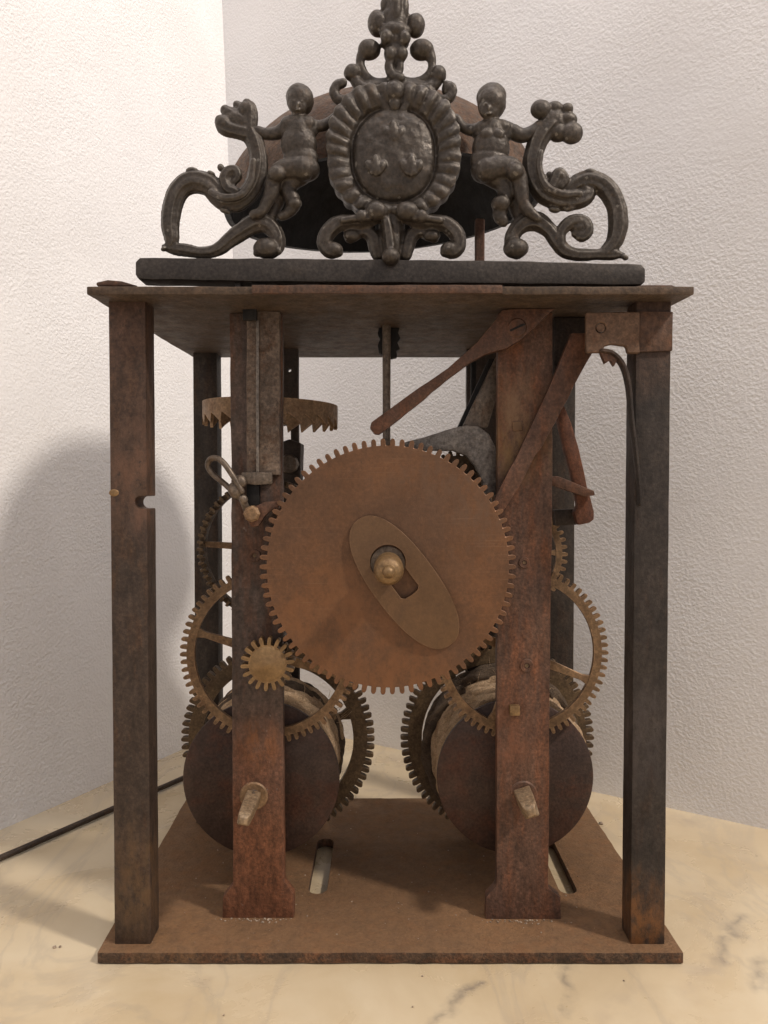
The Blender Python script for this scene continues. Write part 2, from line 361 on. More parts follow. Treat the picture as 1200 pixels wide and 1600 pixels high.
def gear_outline(n, r0, r1, fill=.52, round_=True, phase=0.0, jit=0.0, lean=0.0):
    """8 points per tooth in polar form"""
    out = []; p = 2*math.pi/n
    prof = [(-.5, 0), (-fill/2, 0), (-fill/2*.92, .62), (-fill/2*.62, .92), (0, 1.0), (fill/2*.62, .92), (fill/2*.92, .62), (fill/2, 0)]
    for i in range(n):
        jr = random.uniform(-jit, jit); ja = random.uniform(-.03, .03) if jit else 0
        for a, h in prof:
            out.append((phase+(i+a+ja*h+lean*h)*p, r0+(r1-r0+jr)*h))
    return out
def add_gear(bm, c, n, r0, r1, rin, y0, y1, **k):
    o = gear_outline(n, r0, r1, **k); m = len(o)
    def ring(rf, y): return [bm.verts.new((c[0]+rf(r)*math.cos(a), y, c[1]+rf(r)*math.sin(a))) for a, r in o]
    A, B = ring(lambda r: r, y0), ring(lambda r: r, y1)
    C, E = ring(lambda r: rin, y0), ring(lambda r: rin, y1)
    for i in range(m):
        j = (i+1) % m
        bm.faces.new((A[i], A[j], B[j], B[i])); bm.faces.new((C[j], C[i], E[i], E[j]))
        bm.faces.new((A[j], A[i], C[i], C[j])); bm.faces.new((B[i], B[j], E[j], E[i]))
def empty(name, loc=(0, 0, 0)):
    o = bpy.data.objects.new(name, None); COL.objects.link(o); o.location = loc; o.empty_display_size = .02; return o
def tag(o, label=None, cat=None, kind=None, group=None):
    if label: o['label'] = label
    if cat: o['category'] = cat
    if kind: o['kind'] = kind
    if group: o['group'] = group
    return o

# ------------------------------------------------------------------ setting: marble top and two plastered walls
A0 = onz(0, 1298, 0); C0 = onz(395, 1122, 0); B0 = onz(1200, 1296, 0)
CT = P(347, 0, C0.y)
def wall(name, far_dir, L, flip):
    H = 2.2
    up = (CT-C0)*(H/(CT-C0).z)
    d = Vector((far_dir.x, far_dir.y, 0)).normalized()
    th = Vector((d.y, -d.x, 0))*flip*.08
    bm = bmesh.new(); nx, nz = 60, 60
    def front(i, j):
        # finer near the corner; a slightly uneven hand-plastered face
        s = (i/nx)**1.8*L; t = (j/nz)*H
        p = C0+d*s+up*(t/H)*(1-min(1, s/.8)*.0) + Vector((0, 0, -.002))
        p += th.normalized()*(-1)*(mnoise.noise(Vector((s*9, t*9, flip*5)))*.0022*min(1, .25+s*4))
        return p
    V = [[bm.verts.new(front(i, j)) for j in range(nz+1)] for i in range(nx+1)]
    for i in range(nx):
        for j in range(nz): bm.faces.new((V[i][j], V[i+1][j], V[i+1][j+1], V[i][j+1]))
    # back face, thickness
    b = [bm.verts.new(v.co+th) for v in (V[0][0], V[nx][0], V[nx][nz], V[0][nz])]
    bm.faces.new(b)
    def side(front_loop, p, q): bm.faces.new(front_loop+[q, p])
    side([V[i][0] for i in range(nx+1)], b[0], b[1]); side([V[nx][j] for j in range(nz+1)], b[1], b[2])
    side([V[i][nz] for i in range(nx, -1, -1)], b[2], b[3]); side([V[0][j] for j in range(nz, -1, -1)], b[3], b[0])
    o = finish(bm, name, 'plaster', None, 50)
    return tag(o, kind='structure')
wall('wall_left', A0-C0, 2.0, 1)
wall('wall_right', B0-C0, 0.95, -1)
bm = bmesh.new()
dl, dr = (A0-C0).normalized(), (B0-C0).normalized()
back = C0+Vector((0, .10, 0))
tl, tr = back+dl*1.15, back+dr*1.15
add_prism(bm, [(back.x, back.y), (tl.x, tl.y), (tl.x, -.9), (tr.x, -.9), (tr.x, tr.y)], -.03, 0, 'Z')
tag(finish(bm, 'marble_tabletop', 'marble', None, 30, .002, 2), kind='structure')

# ------------------------------------------------------------------ the clock
clock = tag(empty('antique_clock'), 'rusty iron clock movement in an open four-post cage with a cherub crest, standing on marble', 'clock')
ZB = .005                                              # top of the base plate
ZT0, ZT1 = .2757, .2790                                # top plate

# base plate with two rope slots
def slot(x0, x1, y0, y1):
    r = (x1-x0)/2; cx = (x0+x1)/2
    return [(cx+r*math.cos(a), y1-r+r*math.sin(a)) for a in np.linspace(0, math.pi, 7)]+[(cx-r*math.cos(a), y0+r-r*math.sin(a)) for a in np.linspace(0, math.pi, 7)]
bm = bmesh.new()
bo = [(P(152, 1500, 0).x, 0), (P(1068, 1494, 0).x, 0), (P(909, 1247, .161).x, .161), (P(292, 1247, .161).x, .161)]
add_holed(bm, dense(bo, .006, .00025), [slot(-.0365, -.0275, .047, .105), slot(.0845, .0930, .047, .105)], .0004, ZB, 'Z')
finish(bm, 'base_plate', 'base', clock, 35, .0007, 2)

# top plate and the lighter strip along its front
prism('top_plate', [(P(135, 445, -.0055).x, -.0055), (P(1085, 450, -.0055).x, -.0055), (P(898, 557, .140).x, .140), (P(302, 557, .140).x, .140)], ZT0, ZT1, 'top', clock, axis='Z', bevel=.0006, jit=.0003, step=.008)
pprism('front_strip', [(393, 445), (785, 445), (786, 458), (393, 458.5)], -.0078, -.0058, 'edge', clock, bevel=.0004)
pprism('tenon', [(150, 441), (168, 437), (190, 439), (214, 446), (150, 446)], .001, .020, 'edge', clock, bevel=.0006)
pprism('tenon', [(990, 448), (1004, 445), (1050, 445), (1062, 450), (990, 452)], .001, .020, 'edge', clock, bevel=.0006)

# four corner posts; the front left one is notched
yb0, yb1 = .006, .0185
def corner(name, x0, x1, y0, y1, mat, notch=None, spot=None):
    o = rect(x0, x1, ZB-.0003, ZT0+.0004)
    if notch:
        z, w_, h = notch
        o = [(x0, ZB-.0003), (x1, ZB-.0003), (x1, z-h)]+[(x1-w_+h*0.9-h*.9*math.sin(a), z-h*math.cos(a)) for a in np.linspace(0, math.pi, 9)]+[(x1, z+h), (x1, ZT0+.0004), (x0, ZT0+.0004)]
    return prism(name, o, y0, y1, mat, clock, bevel=.0006, jit=.00007, step=.012)
xl0 = P(174, 960, yb0).x; xl1 = P(174+57, 960, yb0).x
pn = P(225, 785, yb0)
corner('corner_post', xl0, xl1, yb0, yb1, 'post', notch=(pn.z, .0052, .0026))
xr1 = P(1044, 960, yb0).x; xr0 = P(990, 960, yb0).x
corner('corner_post', xr0, xr1, yb0, yb1, 'post2')
yr0, yr1 = .1245, .1370
corner('corner_post', P(303, 800, yr0).x, P(340, 800, yr0).x, yr0, yr1, 'post_back')
corner('corner_post', P(861, 800, yr0).x, P(898, 800, yr0).x, yr0, yr1, 'post_back')
# worn brass plug in the left post
c = P(178, 770, yb0); bm = bmesh.new(); add_ball(bm, (c.x, yb0, c.z), .0021, .0004, .0015); finish(bm, 'plug', 'brass', clock)

# arbor plates (front pair with flared feet, rear pair)
YP0, YP1 = .0260, .0315
def plate(name, pts, Y0, Y1, mat): return prism(name, pxo(pts, Y0, ZB-.0003), Y0, Y1, mat, clock, bevel=.0006, jit=.00015, step=.006)
pl = plate('arbor_plate', [(347, 1431), (348, 1402), (364, 1382), (362, 1100), (361, 700), (358, 466), (441, 466), (441, 700), (442, 1100), (444, 1378), (459, 1398), (459, 1431)], YP0, YP1, 'plateL')
pr = plate('arbor_plate', [(759, 1439), (760, 1402), (776, 1384), (777, 1000), (778, 466), (864, 466), (863, 800), (859, 1100), (857, 1388), (876, 1402), (877, 1439)], YP0-.001, YP1-.001, 'plateR')
bm = bmesh.new()
add_holed(bm, dense(rect(P(392, 700, .112).x, P(466, 700, .112).x, ZB-.0003, ZT0+.0003), .008, .0001), [pxo([(420, 668), (446, 664), (454, 672), (455, 712), (448, 716), (420, 716)], .112), circ(P(452, 578, .112).x, P(452, 578, .112).z, .0011, 10)], .112, .118, 'Y')
finish(bm, 'rear_arbor_plate', 'plate_back', clock, 35, .0004)
prism('rear_arbor_plate', rect(P(729, 700, .112).x, P(800, 700, .112).x, ZB-.0003, ZT0+.0003), .112, .118, 'plate_back', clock)

# steel strip on the left plate, with its clip
pprism('steel_strip', [(385, 478), (437, 478), (437, 742), (385, 742)], .0222, .0258, 'strip', clock, bevel=.0005)
pprism('bright_rib', [(400, 500), (404.5, 500), (404.5, 743), (400, 743)], .0212, .0222, 'steel', clock, bevel=.0003)
pprism('dark_notch', [(392, 456), (401, 476), (401, 500), (379, 500), (379, 478)], .0190, .0210, 'black', clock, bevel=.0004)
pprism('clip', [(377, 738), (425, 738), (425, 756), (398, 758), (377, 754)], .0200, .0220, 'wire', clock, bevel=.0005)
pprism('lower_strip', [(385, 757), (405, 757), (405, 800), (385, 800)], .0225, .0258, 'black', clock, bevel=.0004)

# hour wheel: 80-tooth disc, slotted oval spring, pointed brass nut
wc = P(606, 886, .014); YW0, YW1 = .0140, .0163
bm = bmesh.new(); k = M(.014)
add_gear(bm, (wc.x, wc.z), 82, 190*k, 201.5*k, 6*k, YW0, YW1, fill=.56, jit=.00015)
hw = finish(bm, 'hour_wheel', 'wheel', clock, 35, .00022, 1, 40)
def oval_spring():
    bm = bmesh.new(); n = 96; Yo = .0105
    c = P(632, 911, Yo); kk = M(Yo); ang = R(-53.5); L, W = 123*kk, 50*kk
    hub = P(606, 879, Yo)
    def loc(u, v): return (c.x+u*math.cos(ang)-v*math.sin(ang), c.z+u*math.sin(ang)+v*math.cos(ang))
    out = []
    for i in range(n):
        t = 2*math.pi*i/n; u = math.cos(t); v = math.sin(t)
        e = .80                                         # between ellipse and stadium
        out.append(loc(L*math.copysign(abs(u)**.86, u), W*math.copysign(abs(v)**.86, v)))
    # keyhole: round end at the hub, slot running down the long axis
    ca_, sa_ = math.cos(ang), math.sin(ang)
    hu = (hub.x-c.x)*ca_+(hub.z-c.z)*sa_; hv = -(hub.x-c.x)*sa_+(hub.z-c.z)*ca_
    r = 28*kk; s = 17*kk; x_end = hu+62*kk
    th = math.asin(s/r)
    hole = [loc(hu+r*math.cos(a), hv+r*math.sin(a)) for a in np.linspace(th, 2*math.pi-th, 26)]
    hole += [loc(x_end-.0012, hv-s), loc(x_end, hv-s+.0012), loc(x_end+.0004, hv), loc(x_end, hv+s-.0012), loc(x_end-.0012, hv+s)]
    add_holed(bm, out, [hole], Yo, Yo+.0014, 'Y')
    # a leaf spring: bowed so that its middle stands off the wheel and its tips touch it
    for v in bm.verts:
        u = (v.co.x-c.x)*ca_+(v.co.z-c.z)*sa_
        v.co.y += .0021*(u/L)**2
    return finish(bm, 'oval_spring', 'oval', hw, 40, .0003, 1)
oval_spring()
lathe('wheel_bush', [(0, 0), (27*k, 0), (27*k, .0016), (0, .0016)], (P(606, 881, .0128).x, .0126, P(606, 881, .0128).z), 'wire', hw)
nc = P(607, 884, .010)
lathe('hub_nut', [(.0056, .004), (.0058, 0), (.0060, -.007), (.0060, -.013), (.0058, -.0145), (.0060, -.0155), (.0060, -.0185), (.0053, -.0212), (.0043, -.0226), (.0030, -.0230), (.0027, -.0232), (.0026, -.0254), (.0021, -.0272), (.0010, -.0281), (0, -.0283)], (nc.x, .010, nc.z), 'nut', hw, n=40, sharp=50)
bm = bmesh.new(); add_lathe(bm, [(.0030, 0), (.0030, .10)], (wc.x, .0166, wc.z), 'Y', 16); finish(bm, 'center_arbor', 'wire', hw)

# small brass pinion in front of the left plate
pc = P(418, 1038, .0165); k = M(.0165)
bm = bmesh.new(); add_gear(bm, (pc.x, pc.z), 18, 30*k, 43*k, 3*k, .0165, .0215, fill=.50, phase=.1, jit=.0001)
pin = finish(bm, 'pinion', 'brass', clock, 35, .0003, 1, 40)
lathe('pinion_face', [(0, -.0012), (5*k, -.0012), (8*k, -.0007), (24*k, -.0006), (28*k, 0), (28*k, .001), (0, .001)], (pc.x, .0165, pc.z), 'brass', pin)

# spoked wheels
def spoked(name, c, n, rt, rr, ri, Y0, th, mat, spokes, a0, sw, hub_r, arbor=(None, None), jit=.0001, fill=.54):
    bm = bmesh.new(); add_gear(bm, c, n, rr, rt, ri, Y0, Y0+th, fill=fill, jit=jit)
    g = finish(bm, name, mat, clock, 35, .0002, 1, 40)
    for i in range(spokes):
        a = a0+2*math.pi*i/spokes; u = (math.cos(a), math.sin(a)); v = (-u[1], u[0])
        q = [(hub_r*.8, -sw*.75), (ri*.9, -sw*.42), (ri+.0004, -sw*.75), (ri+.0004, sw*.75), (ri*.9, sw*.42), (hub_r*.8, sw*.75)]
        bm = bmesh.new(); add_prism(bm, [(c[0]+u[0]*s+v[0]*t, c[1]+u[1]*s+v[1]*t) for s, t in q], Y0+.0003, Y0+th-.0003, 'Y')
        finish(bm, 'spoke', mat, g, 35, .0002)
    lathe('hub', [(0, -.001), (hub_r, -.001), (hub_r, th+.001), (0, th+.001)], (c[0], Y0, c[1]), mat, g, n=20)
    if arbor[0] is not None:
        lathe('arbor', [(.0022, 0), (.0022, arbor[1]-arbor[0])], (c[0], arbor[0], c[1]), 'wire', g, n=14)
    return g
def second(cx, cy, r, a0, mat):
    Y = .0405; c = P(cx, cy, Y); k = M(Y)
    return spoked('second_wheel', (c.x, c.z), 70, r*k, (r-10.5)*k, (r-23)*k, Y, .0026, mat, 4, a0, .0033, .0065, (YP1+.0003, .1117))
second(421, 1023, 141, R(163), 'brass_dull')
second(813, 1020, 139, R(-22), 'brass_dull')

# winding drums: flange, core, rope, great wheel, ratchet, squared arbor
def drum(cx, cz, right):
    d = lathe('winding_drum', [(0, 0), (.0300, 0), (.0306, .001), (.0306, .0525), (.030, .0535), (0, .0535)], (cx, .0497, cz), 'rope_dark' if right else 'plateL', clock, n=48)
    r = .0372
    lathe('flange', [(0, 0), (r-.0006, 0), (r, .0004), (r, .0022), (r-.0006, .0028), (0, .0028)], (cx, .0465, cz), 'flange', d, n=72)
    # great wheel behind
    g = spoked('great_wheel', (cx, cz), 74, .0533, .0492, .0415, .1040, .0042, 'brass_dark' , 4, R(38 if right else 20), .0045, .0085, fill=.60)
    lathe('drum_arbor', [(.0032, 0), (.0032, .0908)], (cx, .0210, cz), 'wire', d, n=16)
    lathe('bushing', [(0, -.0006), (.0058, -.0006), (.0064, 0), (.0064, .0004), (0, .0004)], (cx, YP0-(.001 if right else 0), cz), 'plateR' if right else 'brass_dull', d, n=28)
    # squared winding end, worn and a little crooked
    bm = bmesh.new(); q = .0036 if right else .0030; L0, L1 = .0245, (.0060 if right else -.0005)
    a = R(18 if right else -10)
    def ring(s, y, dx, dz): return [bm.verts.new((cx+dx+s*math.cos(a+math.pi/4+i*math.pi/2)*1.35, y, cz+dz+s*math.sin(a+math.pi/4+i*math.pi/2)*1.35)) for i in range(4)]
    rs = [ring(q*1.1, L0, 0, 0), ring(q*1.04, L1+(L0-L1)*.45, 0, 0), ring(q*.92, L1+.0022, .0, 0), ring(q*.55, L1, 0, 0)]
    for p_, q_ in zip(rs, rs[1:]):
        for i in range(4): bm.faces.new((p_[i], p_[(i+1) % 4], q_[(i+1) % 4], q_[i]))
    bm.faces.new(rs[0][::-1]); bm.faces.new(rs[-1])
    finish(bm, 'winding_square', 'square_end', d, 30, .0008, 3)
    return d
lc = P(408, 1217, .0465); rc = P(805, 1214, .0465)
dL = drum(lc.x, lc.z, False); dR = drum(rc.x, rc.z, True)
def wound(d, cx, cz, r, rr, y0, turns, pitch, mat, a0=0.0, jitter=.0006):
    bm = bmesh.new(); pts = []; n = int(turns*26)
    for i in range(n+1):
        a = a0+2*math.pi*i/26; f = i/26
        j = mnoise.noise(Vector((i*.13, a0, 3)))*jitter
        pts.append((cx+(r+j)*math.cos(a), y0+pitch*f+j*.8, cz+(r+j)*math.sin(a), rr*(1+.08*mnoise.noise(Vector((i*.4, 1, a0))))))
    add_tube(bm, pts, 8, 12, up=(0, 1, 0), twist=.40, lobes=3, lobe=.26)
    return finish(bm, 'rope', mat, d, 80)
wound(dL, lc.x, lc.z, .0325, .0026, .0518, 7.0, .0050, 'rope', 1.0, .0016)
wound(dL, lc.x, lc.z, .0340, .0030, .0885, 2.4, .0052, 'rope_dark', 1.0, .0016)
wound(dL, lc.x, lc.z, .0352, .0022, .0930, .45, .004, 'rope', .15)
wound(dR, rc.x, rc.z, .0338, .0030, .0535, 8.4, .0058, 'rope', .4, .0026)
wound(dR, rc.x, rc.z, .0385, .0030, .0860, 2.1, .0060, 'rope_dark', 2.2, .002)
# stray fibres off the ropes
bm = bmesh.new()
for i in range(46):
    right = i % 3 != 0
    cx, cz = (rc.x, rc.z) if right else (lc.x, lc.z)
    a = random.uniform(.9, 2.9) if right else random.uniform(.3, 1.6); r = .0372+random.uniform(-.001, .002)
    y = random.uniform(.06, .10); L = random.uniform(.003, .008)
    p0 = Vector((cx+r*math.cos(a), y, cz+r*math.sin(a))); dv = Vector((math.cos(a)+random.uniform(-.8, .8), random.uniform(-.6, .6), math.sin(a)+random.uniform(-.6, .6))).normalized()
    p1 = p0+dv*L*.5+Vector((random.uniform(-.001, .001),)*3); p2 = p0+dv*L+Vector((0, 0, random.uniform(-.002, .001)))
    add_tube(bm, [(*p0, .00014), (*p1, .00012), (*p2, .00006)], 3, 5, caps=False)
f = finish(bm, 'rope_fibres', 'rope', dR, 80); f['kind'] = 'stuff'

# contrate wheel of the left train (teeth cut across its rim) and the fly wheel of the right train
def contrate(c, r, Y):
    bm = bmesh.new(); n = 60
    prof_r = (r-.0028, r)
    for i in range(n):                                  # crown of teeth standing forward of the rim
        a = 2*math.pi*i/n; da = .56*math.pi/n
        q = []
        for rr in prof_r:
            q.append([(c[0]+rr*math.cos(a+s), Y-.0045 if abs(s) < da*.8 else Y, c[1]+rr*math.sin(a+s)) for s in (-da, -da*.6, da*.6, da)])
        v0 = [bm.verts.new(p) for p in q[0]]; v1 = [bm.verts.new(p) for p in q[1]]
        bm.faces.new(v0[::-1]); bm.faces.new(v1)
        for t in range(3): bm.faces.new((v0[t], v0[t+1], v1[t+1], v1[t]))
        bm.faces.new((v0[3], v0[0], v1[0], v1[3]))
    N = 96; rings = [(r-.0028, Y-.0002), (r, Y-.0002), (r, Y+.005), (r-.0028, Y+.005)]
    V = [[bm.verts.new((c[0]+rr*math.cos(2*math.pi*i/N), y, c[1]+rr*math.sin(2*math.pi*i/N))) for i in range(N)] for rr, y in rings]
    for t in range(4):
        A, B = V[t], V[(t+1) % 4]
        for i in range(N): bm.faces.new((A[i], A[(i+1) % N], B[(i+1) % N], B[i]))
    g = finish(bm, 'contrate_wheel', 'brass_dark', clock, 35)
    for i in range(4):
        a = R(176)+math.pi/2*i; u = (math.cos(a), math.sin(a)); v = (-u[1], u[0])
        q = [(.004, -.0018), (r-.0024, -.0014), (r-.0024, .0014), (.004, .0018)]
        b2 = bmesh.new(); add_prism(b2, [(c[0]+u[0]*s+v[0]*t, c[1]+u[1]*s+v[1]*t) for s, t in q], Y+.001, Y+.0034, 'Y'); finish(b2, 'spoke', 'brass_dull', g, 35, .0002)
    lathe('hub', [(0, 0), (.005, 0), (.005, .006), (0, .006)], (c[0], Y, c[1]), 'brass_dull', g, n=20)
    lathe('arbor', [(.0019, 0), (.0019, .0800)], (c[0], YP1+.0003, c[1]), 'wire', g, n=12)
    return g
c3 = P(398, 868, YP0); contrate((c3.x, c3.z), .0345, .0660)
c4 = P(819, 879, YP0)
spoked('warning_wheel', (c4.x, c4.z), 48, .0300, .0272, .0242, .0700, .0022, 'brass_dull', 4, R(2), .0024, .004, (YP1-.0007, .1117))

# horizontal crown escape wheel on its upright arbor
def escape():
    cx, cy = -.0568, .0720; zt, zb, r = .2405, .2338, .0335
    bm = bmesh.new(); N = 26*12; zs = []
    for i in range(N):
        f = (i % 12)/12.0
        zs.append(zb-.0052*(f**1.25) if f > 0 else zb)
    tiltx = .045
    def vt(rr, a, z): return bm.verts.new((cx+rr*math.cos(a), cy+rr*math.sin(a), z-tiltx*rr*math.cos(a)*.5))
    V = [[vt(r, 2*math.pi*i/N, zt) for i in range(N)], [vt(r, 2*math.pi*i/N, zs[i]) for i in range(N)],
         [vt(r-.0016, 2*math.pi*i/N, zs[i]) for i in range(N)], [vt(r-.0016, 2*math.pi*i/N, zt) for i in range(N)]]
    for t in range(4):
        A, B = V[t], V[(t+1) % 4]
        for i in range(N): bm.faces.new((A[i], A[(i+1) % N], B[(i+1) % N], B[i]))
    g = finish(bm, 'escape_wheel', 'brass_dull', clock, 30)
    for i in range(3):
        a = R(25)+2*math.pi/3*i; u = (math.cos(a), math.sin(a)); v = (-u[1], u[0])
        q = [(.003, -.002), (r-.001, -.0022), (r-.001, .0022), (.003, .002)]
        b2 = bmesh.new(); add_prism(b2, [(cx+u[0]*s+v[0]*t, cy+u[1]*s+v[1]*t) for s, t in q], zt-.0022, zt-.0006, 'Z'); finish(b2, 'spoke', 'brass_dull', g, 35, .0002)
    lathe('arbor', [(.0018, 0), (.0018, .078)], (cx, cy, .1945), 'wire', g, 'Z', 14)
    bm = bmesh.new(); add_lathe(bm, [(.0035, 0), (.0038, .002), (.0038, .010), (.003, .0125)], (cx, cy, .204), 'Z', 9); finish(bm, 'pinion', 'wire', g, 30)
escape()
# lower cock that carries it, on the rear plate
pprism('cock', [(441, 690), (452, 686), (470, 692), (470, 700), (468, 760), (441, 760)], .0950, .1118, 'plate_back', clock, bevel=.0008)
bm = bmesh.new(); c = P(452, 725, .094); add_lathe(bm, [(.0045, 0), (.0052, .002), (.0052, .006), (.004, .008)], (c.x, .090, c.z), 'Y', 10); finish(bm, 'cock_screw', 'wire', clock, 30)

# upright rod with its ragged collar
pv = P(604, 690, .052); pt = P(604, 505, .052)
bm = bmesh.new(); add_tube(bm, [(pv.x, .052, pv.z-.012, .0018), (pv.x, .052, .5*(pv.z+pt.z), .0019), (pt.x, .052, ZT0+.0002, .0021)], 4, 14, up=(0, 1, 0)); finish(bm, 'upright_rod', 'wire', clock)
pprism('collar', [(592, 505), (624, 505), (622, 520), (626, 528), (621, 535), (625, 545), (619, 548), (620, 558), (611, 560), (603, 556), (592, 552), (590, 540), (594, 530), (590, 520)], .0560, .0600, 'black', clock, bevel=.0004, jit=.0003, step=.0015)

# levers of the striking work
hl = pprism('hammer_lever', [(578, 669), (580, 660), (640, 616), (700, 575), (745, 535), (770, 505), (785, 484), (820, 474), (868, 474), (862, 486), (838, 510), (815, 530), (790, 545), (760, 553), (735, 566), (700, 592), (650, 634), (592, 679), (585, 678)], .0172, .0222, 'lever', clock, bevel=.0007, jit=.0002, step=.004)
c = P(808, 512, .0172)
lathe('lever_screw', [(0, -.0006), (.0036, -.0006), (.0042, 0), (.0042, .0004), (0, .0004)], (c.x, .0172, c.z), 'lever', hl)
prism('screw_slot', [(c.x-.0034, c.z-.0011), (c.x-.0028, c.z-.0018), (c.x+.0034, c.z+.0011), (c.x+.0028, c.z+.0018)], .0163, .0166, 'black', hl, bevel=0, step=None)
pprism('strike_lever', [(893, 520), (926, 520), (928, 548), (905, 588), (868, 660), (846, 700), (836, 712), (812, 760), (780, 808), (762, 812), (776, 772), (806, 716), (842, 640), (862, 596), (880, 552)], .0195, .0232, 'lever', clock, bevel=.0006, jit=.0002, step=.005)
pprism('lever_block', [(866, 474), (925, 474), (925, 522), (905, 588), (885, 600), (866, 604)], .0335, .0460, 'plate_back', clock, bevel=.001)
pprism('detent_arm', [(866, 632), (880, 628), (893, 660), (905, 700), (918, 760), (929, 800), (929, 812), (922, 817), (903, 821), (897, 800), (903, 790), (893, 740), (880, 690)], .0500, .0560, 'lever_red', clock, bevel=.0012, jit=.0002, step=.005)
pprism('detent_blade', [(858, 744), (872, 744), (929, 767), (930, 774), (914, 776), (858, 757)], .0450, .0490, 'lever', clock, bevel=.0006)
pprism('detent_foot', [(866, 797), (906, 795), (906, 806), (903, 820), (868, 822)], .0590, .0660, 'plate_back', clock, bevel=.0008)
pprism('steel_cam', [(628, 692), (660, 684), (700, 671), (728, 664), (748, 666), (764, 678), (774, 698), (779, 730), (779, 770), (769, 778), (757, 770), (752, 748), (742, 728), (728, 712), (708, 704), (680, 704), (640, 704)], .0325, .0370, 'steel', clock, bevel=.0008, step=.004)
pprism('cam_arm', [(722, 668), (735, 640), (764, 580), (776, 556), (800, 556), (785, 590), (762, 668)], .0380, .0420, 'wire', clock, bevel=.0006)
pprism('dark_arm', [(714, 670), (744, 604), (764, 560), (776, 560), (750, 630), (728, 672)], .0430, .0480, 'black', clock, bevel=.0006)
pprism('dark_arm', [(736, 560), (744, 560), (744, 640), (736, 640)], .0700, .0720, 'black', clock, bevel=.0004)
# small toothed pinion glimpsed behind the cam
c = P(716, 745, .045); bm = bmesh.new(); add_gear(bm, (c.x, c.z), 20, .0100, .0128, .003, .0450, .0490, fill=.5); finish(bm, 'cam_pinion', 'brass_dark', clock, 35, .0002)

# top right bracket, screw and curved spring
bm = bmesh.new(); Yk = .0035
add_holed(bm, dense(pxo([(916, 488), (1000, 487), (1000, 552), (981, 552), (978, 541), (956, 538), (944, 541), (944, 551), (916, 551)], Yk), .004, .0001), [circ(P(939, 512, Yk).x, P(939, 512, Yk).z, 8*M(Yk), 20)], Yk, Yk+.0024, 'Y')
bk = finish(bm, 'bracket', 'bracket', clock, 35, .0004)
c = P(939, 512, Yk); lathe('rivet', [(0, .0003), (6.6*M(Yk), .0003), (6.6*M(Yk), .0023), (0, .0023)], (c.x, Yk, c.z), 'bracket', bk)
pprism('bracket_band', [(997, 486), (1052, 487), (1051, 548), (997, 550)], .0046, .0066, 'edge', bk, bevel=.0004)
bm = bmesh.new(); pts = [(940, 549, 5.2), (956, 553, 5.2), (972, 570, 5.0), (981, 600, 4.8), (986, 650, 4.4), (993, 710, 4.0), (998, 760, 3.6), (999, 788, 3.2)]
add_tube(bm, [(*P(x, y, .0045), r*M(.0045)) for x, y, r in pts], 6, 10, flat=(.85, 2.2), up=(0, 1, 0)); finish(bm, 'spring', 'post2', bk, 50)
pprism('spring_tooth', [(938, 549), (958, 549), (966, 560), (960, 572), (954, 562), (946, 568)], .0030, .0062, 'lever', bk, bevel=.0004)

# wire loop, pin and pawl on the left plate
bm = bmesh.new(); Yl = .0185
pts = [(372, 776), (352, 757), (334, 742), (325, 729), (328, 718), (339, 716), (350, 724), (364, 744), (378, 768)]
add_tube(bm, [(*P(x, y, Yl+.002*math.sin(i*.7)), 4.6*M(Yl)) for i, (x, y) in enumerate(pts)], 6, 10); wl = finish(bm, 'wire_loop', 'wire', clock, 60)
bm = bmesh.new()
for x, y, r, yo in ((368, 766, 12, 0), (376, 752, 9, -.001), (380, 780, 7, 0)):
    c = P(x, y, Yl+yo); add_ball(bm, c, r*M(Yl), r*M(Yl)*.7, r*1.15*M(Yl), rot=.5)
add_tube(bm, [(*P(378, 778, Yl), 6*M(Yl)), (*P(384, 792, Yl+.002), 6*M(Yl)), (*P(390, 803, Yl+.004), 8*M(Yl))], 5, 10)
finish(bm, 'loop_knot', 'wire', wl, 60)
c = P(393, 803, .0160)
pw = lathe('pivot_bolt', [(0, -.0005), (.0026, -.0005), (.0036, .0003), (.0036, .0060), (0, .0060)], (c.x, .0160, c.z), 'brass_dull', clock, n=8, sharp=25)
pprism('pawl', [(386, 812), (392, 794), (414, 784), (440, 782), (446, 788), (424, 797), (414, 806), (404, 822), (392, 824)], .0180, .0218, 'lever', pw, bevel=.0006)

# pivots, plugs and nuts on the front plates
def pivot(px, py, r, hole, mat, Y):
    c = P(px, py, Y); q = r*M(Y)
    o = lathe('pivot_bush', [(hole*M(Y), .0010), (hole*M(Y), -.0005), (q*.9, -.0005), (q, -.0001), (q, .0010)], (c.x, Y, c.z), mat, clock, n=24)
    lathe('pivot', [(0, -.0002), (hole*.6*M(Y), -.0002), (hole*.6*M(Y), .0010), (0, .0010)], (c.x, Y, c.z), 'brass_dark', o, n=14)
pivot(398, 868, 10, 5, 'plateL', YP0); pivot(819, 879, 9, 4, 'plateR', YP0-.001); pivot(823, 1040, 11, 5, 'plateR', YP0-.001)
def nut(px, py, w_, mat, proud, rot=0):
    Y = YP0-.001; c = P(px, py, Y); q = w_*M(Y)/2*1.414
    return prism('square_nut', circ(c.x, c.z, q, 4, math.pi/4+rot), Y-proud, Y+.0005, mat, clock, bevel=.0006, step=None)
nut(803, 1108, 16, 'nut', .003); nut(808, 666, 15, 'oval', .0006, .1)

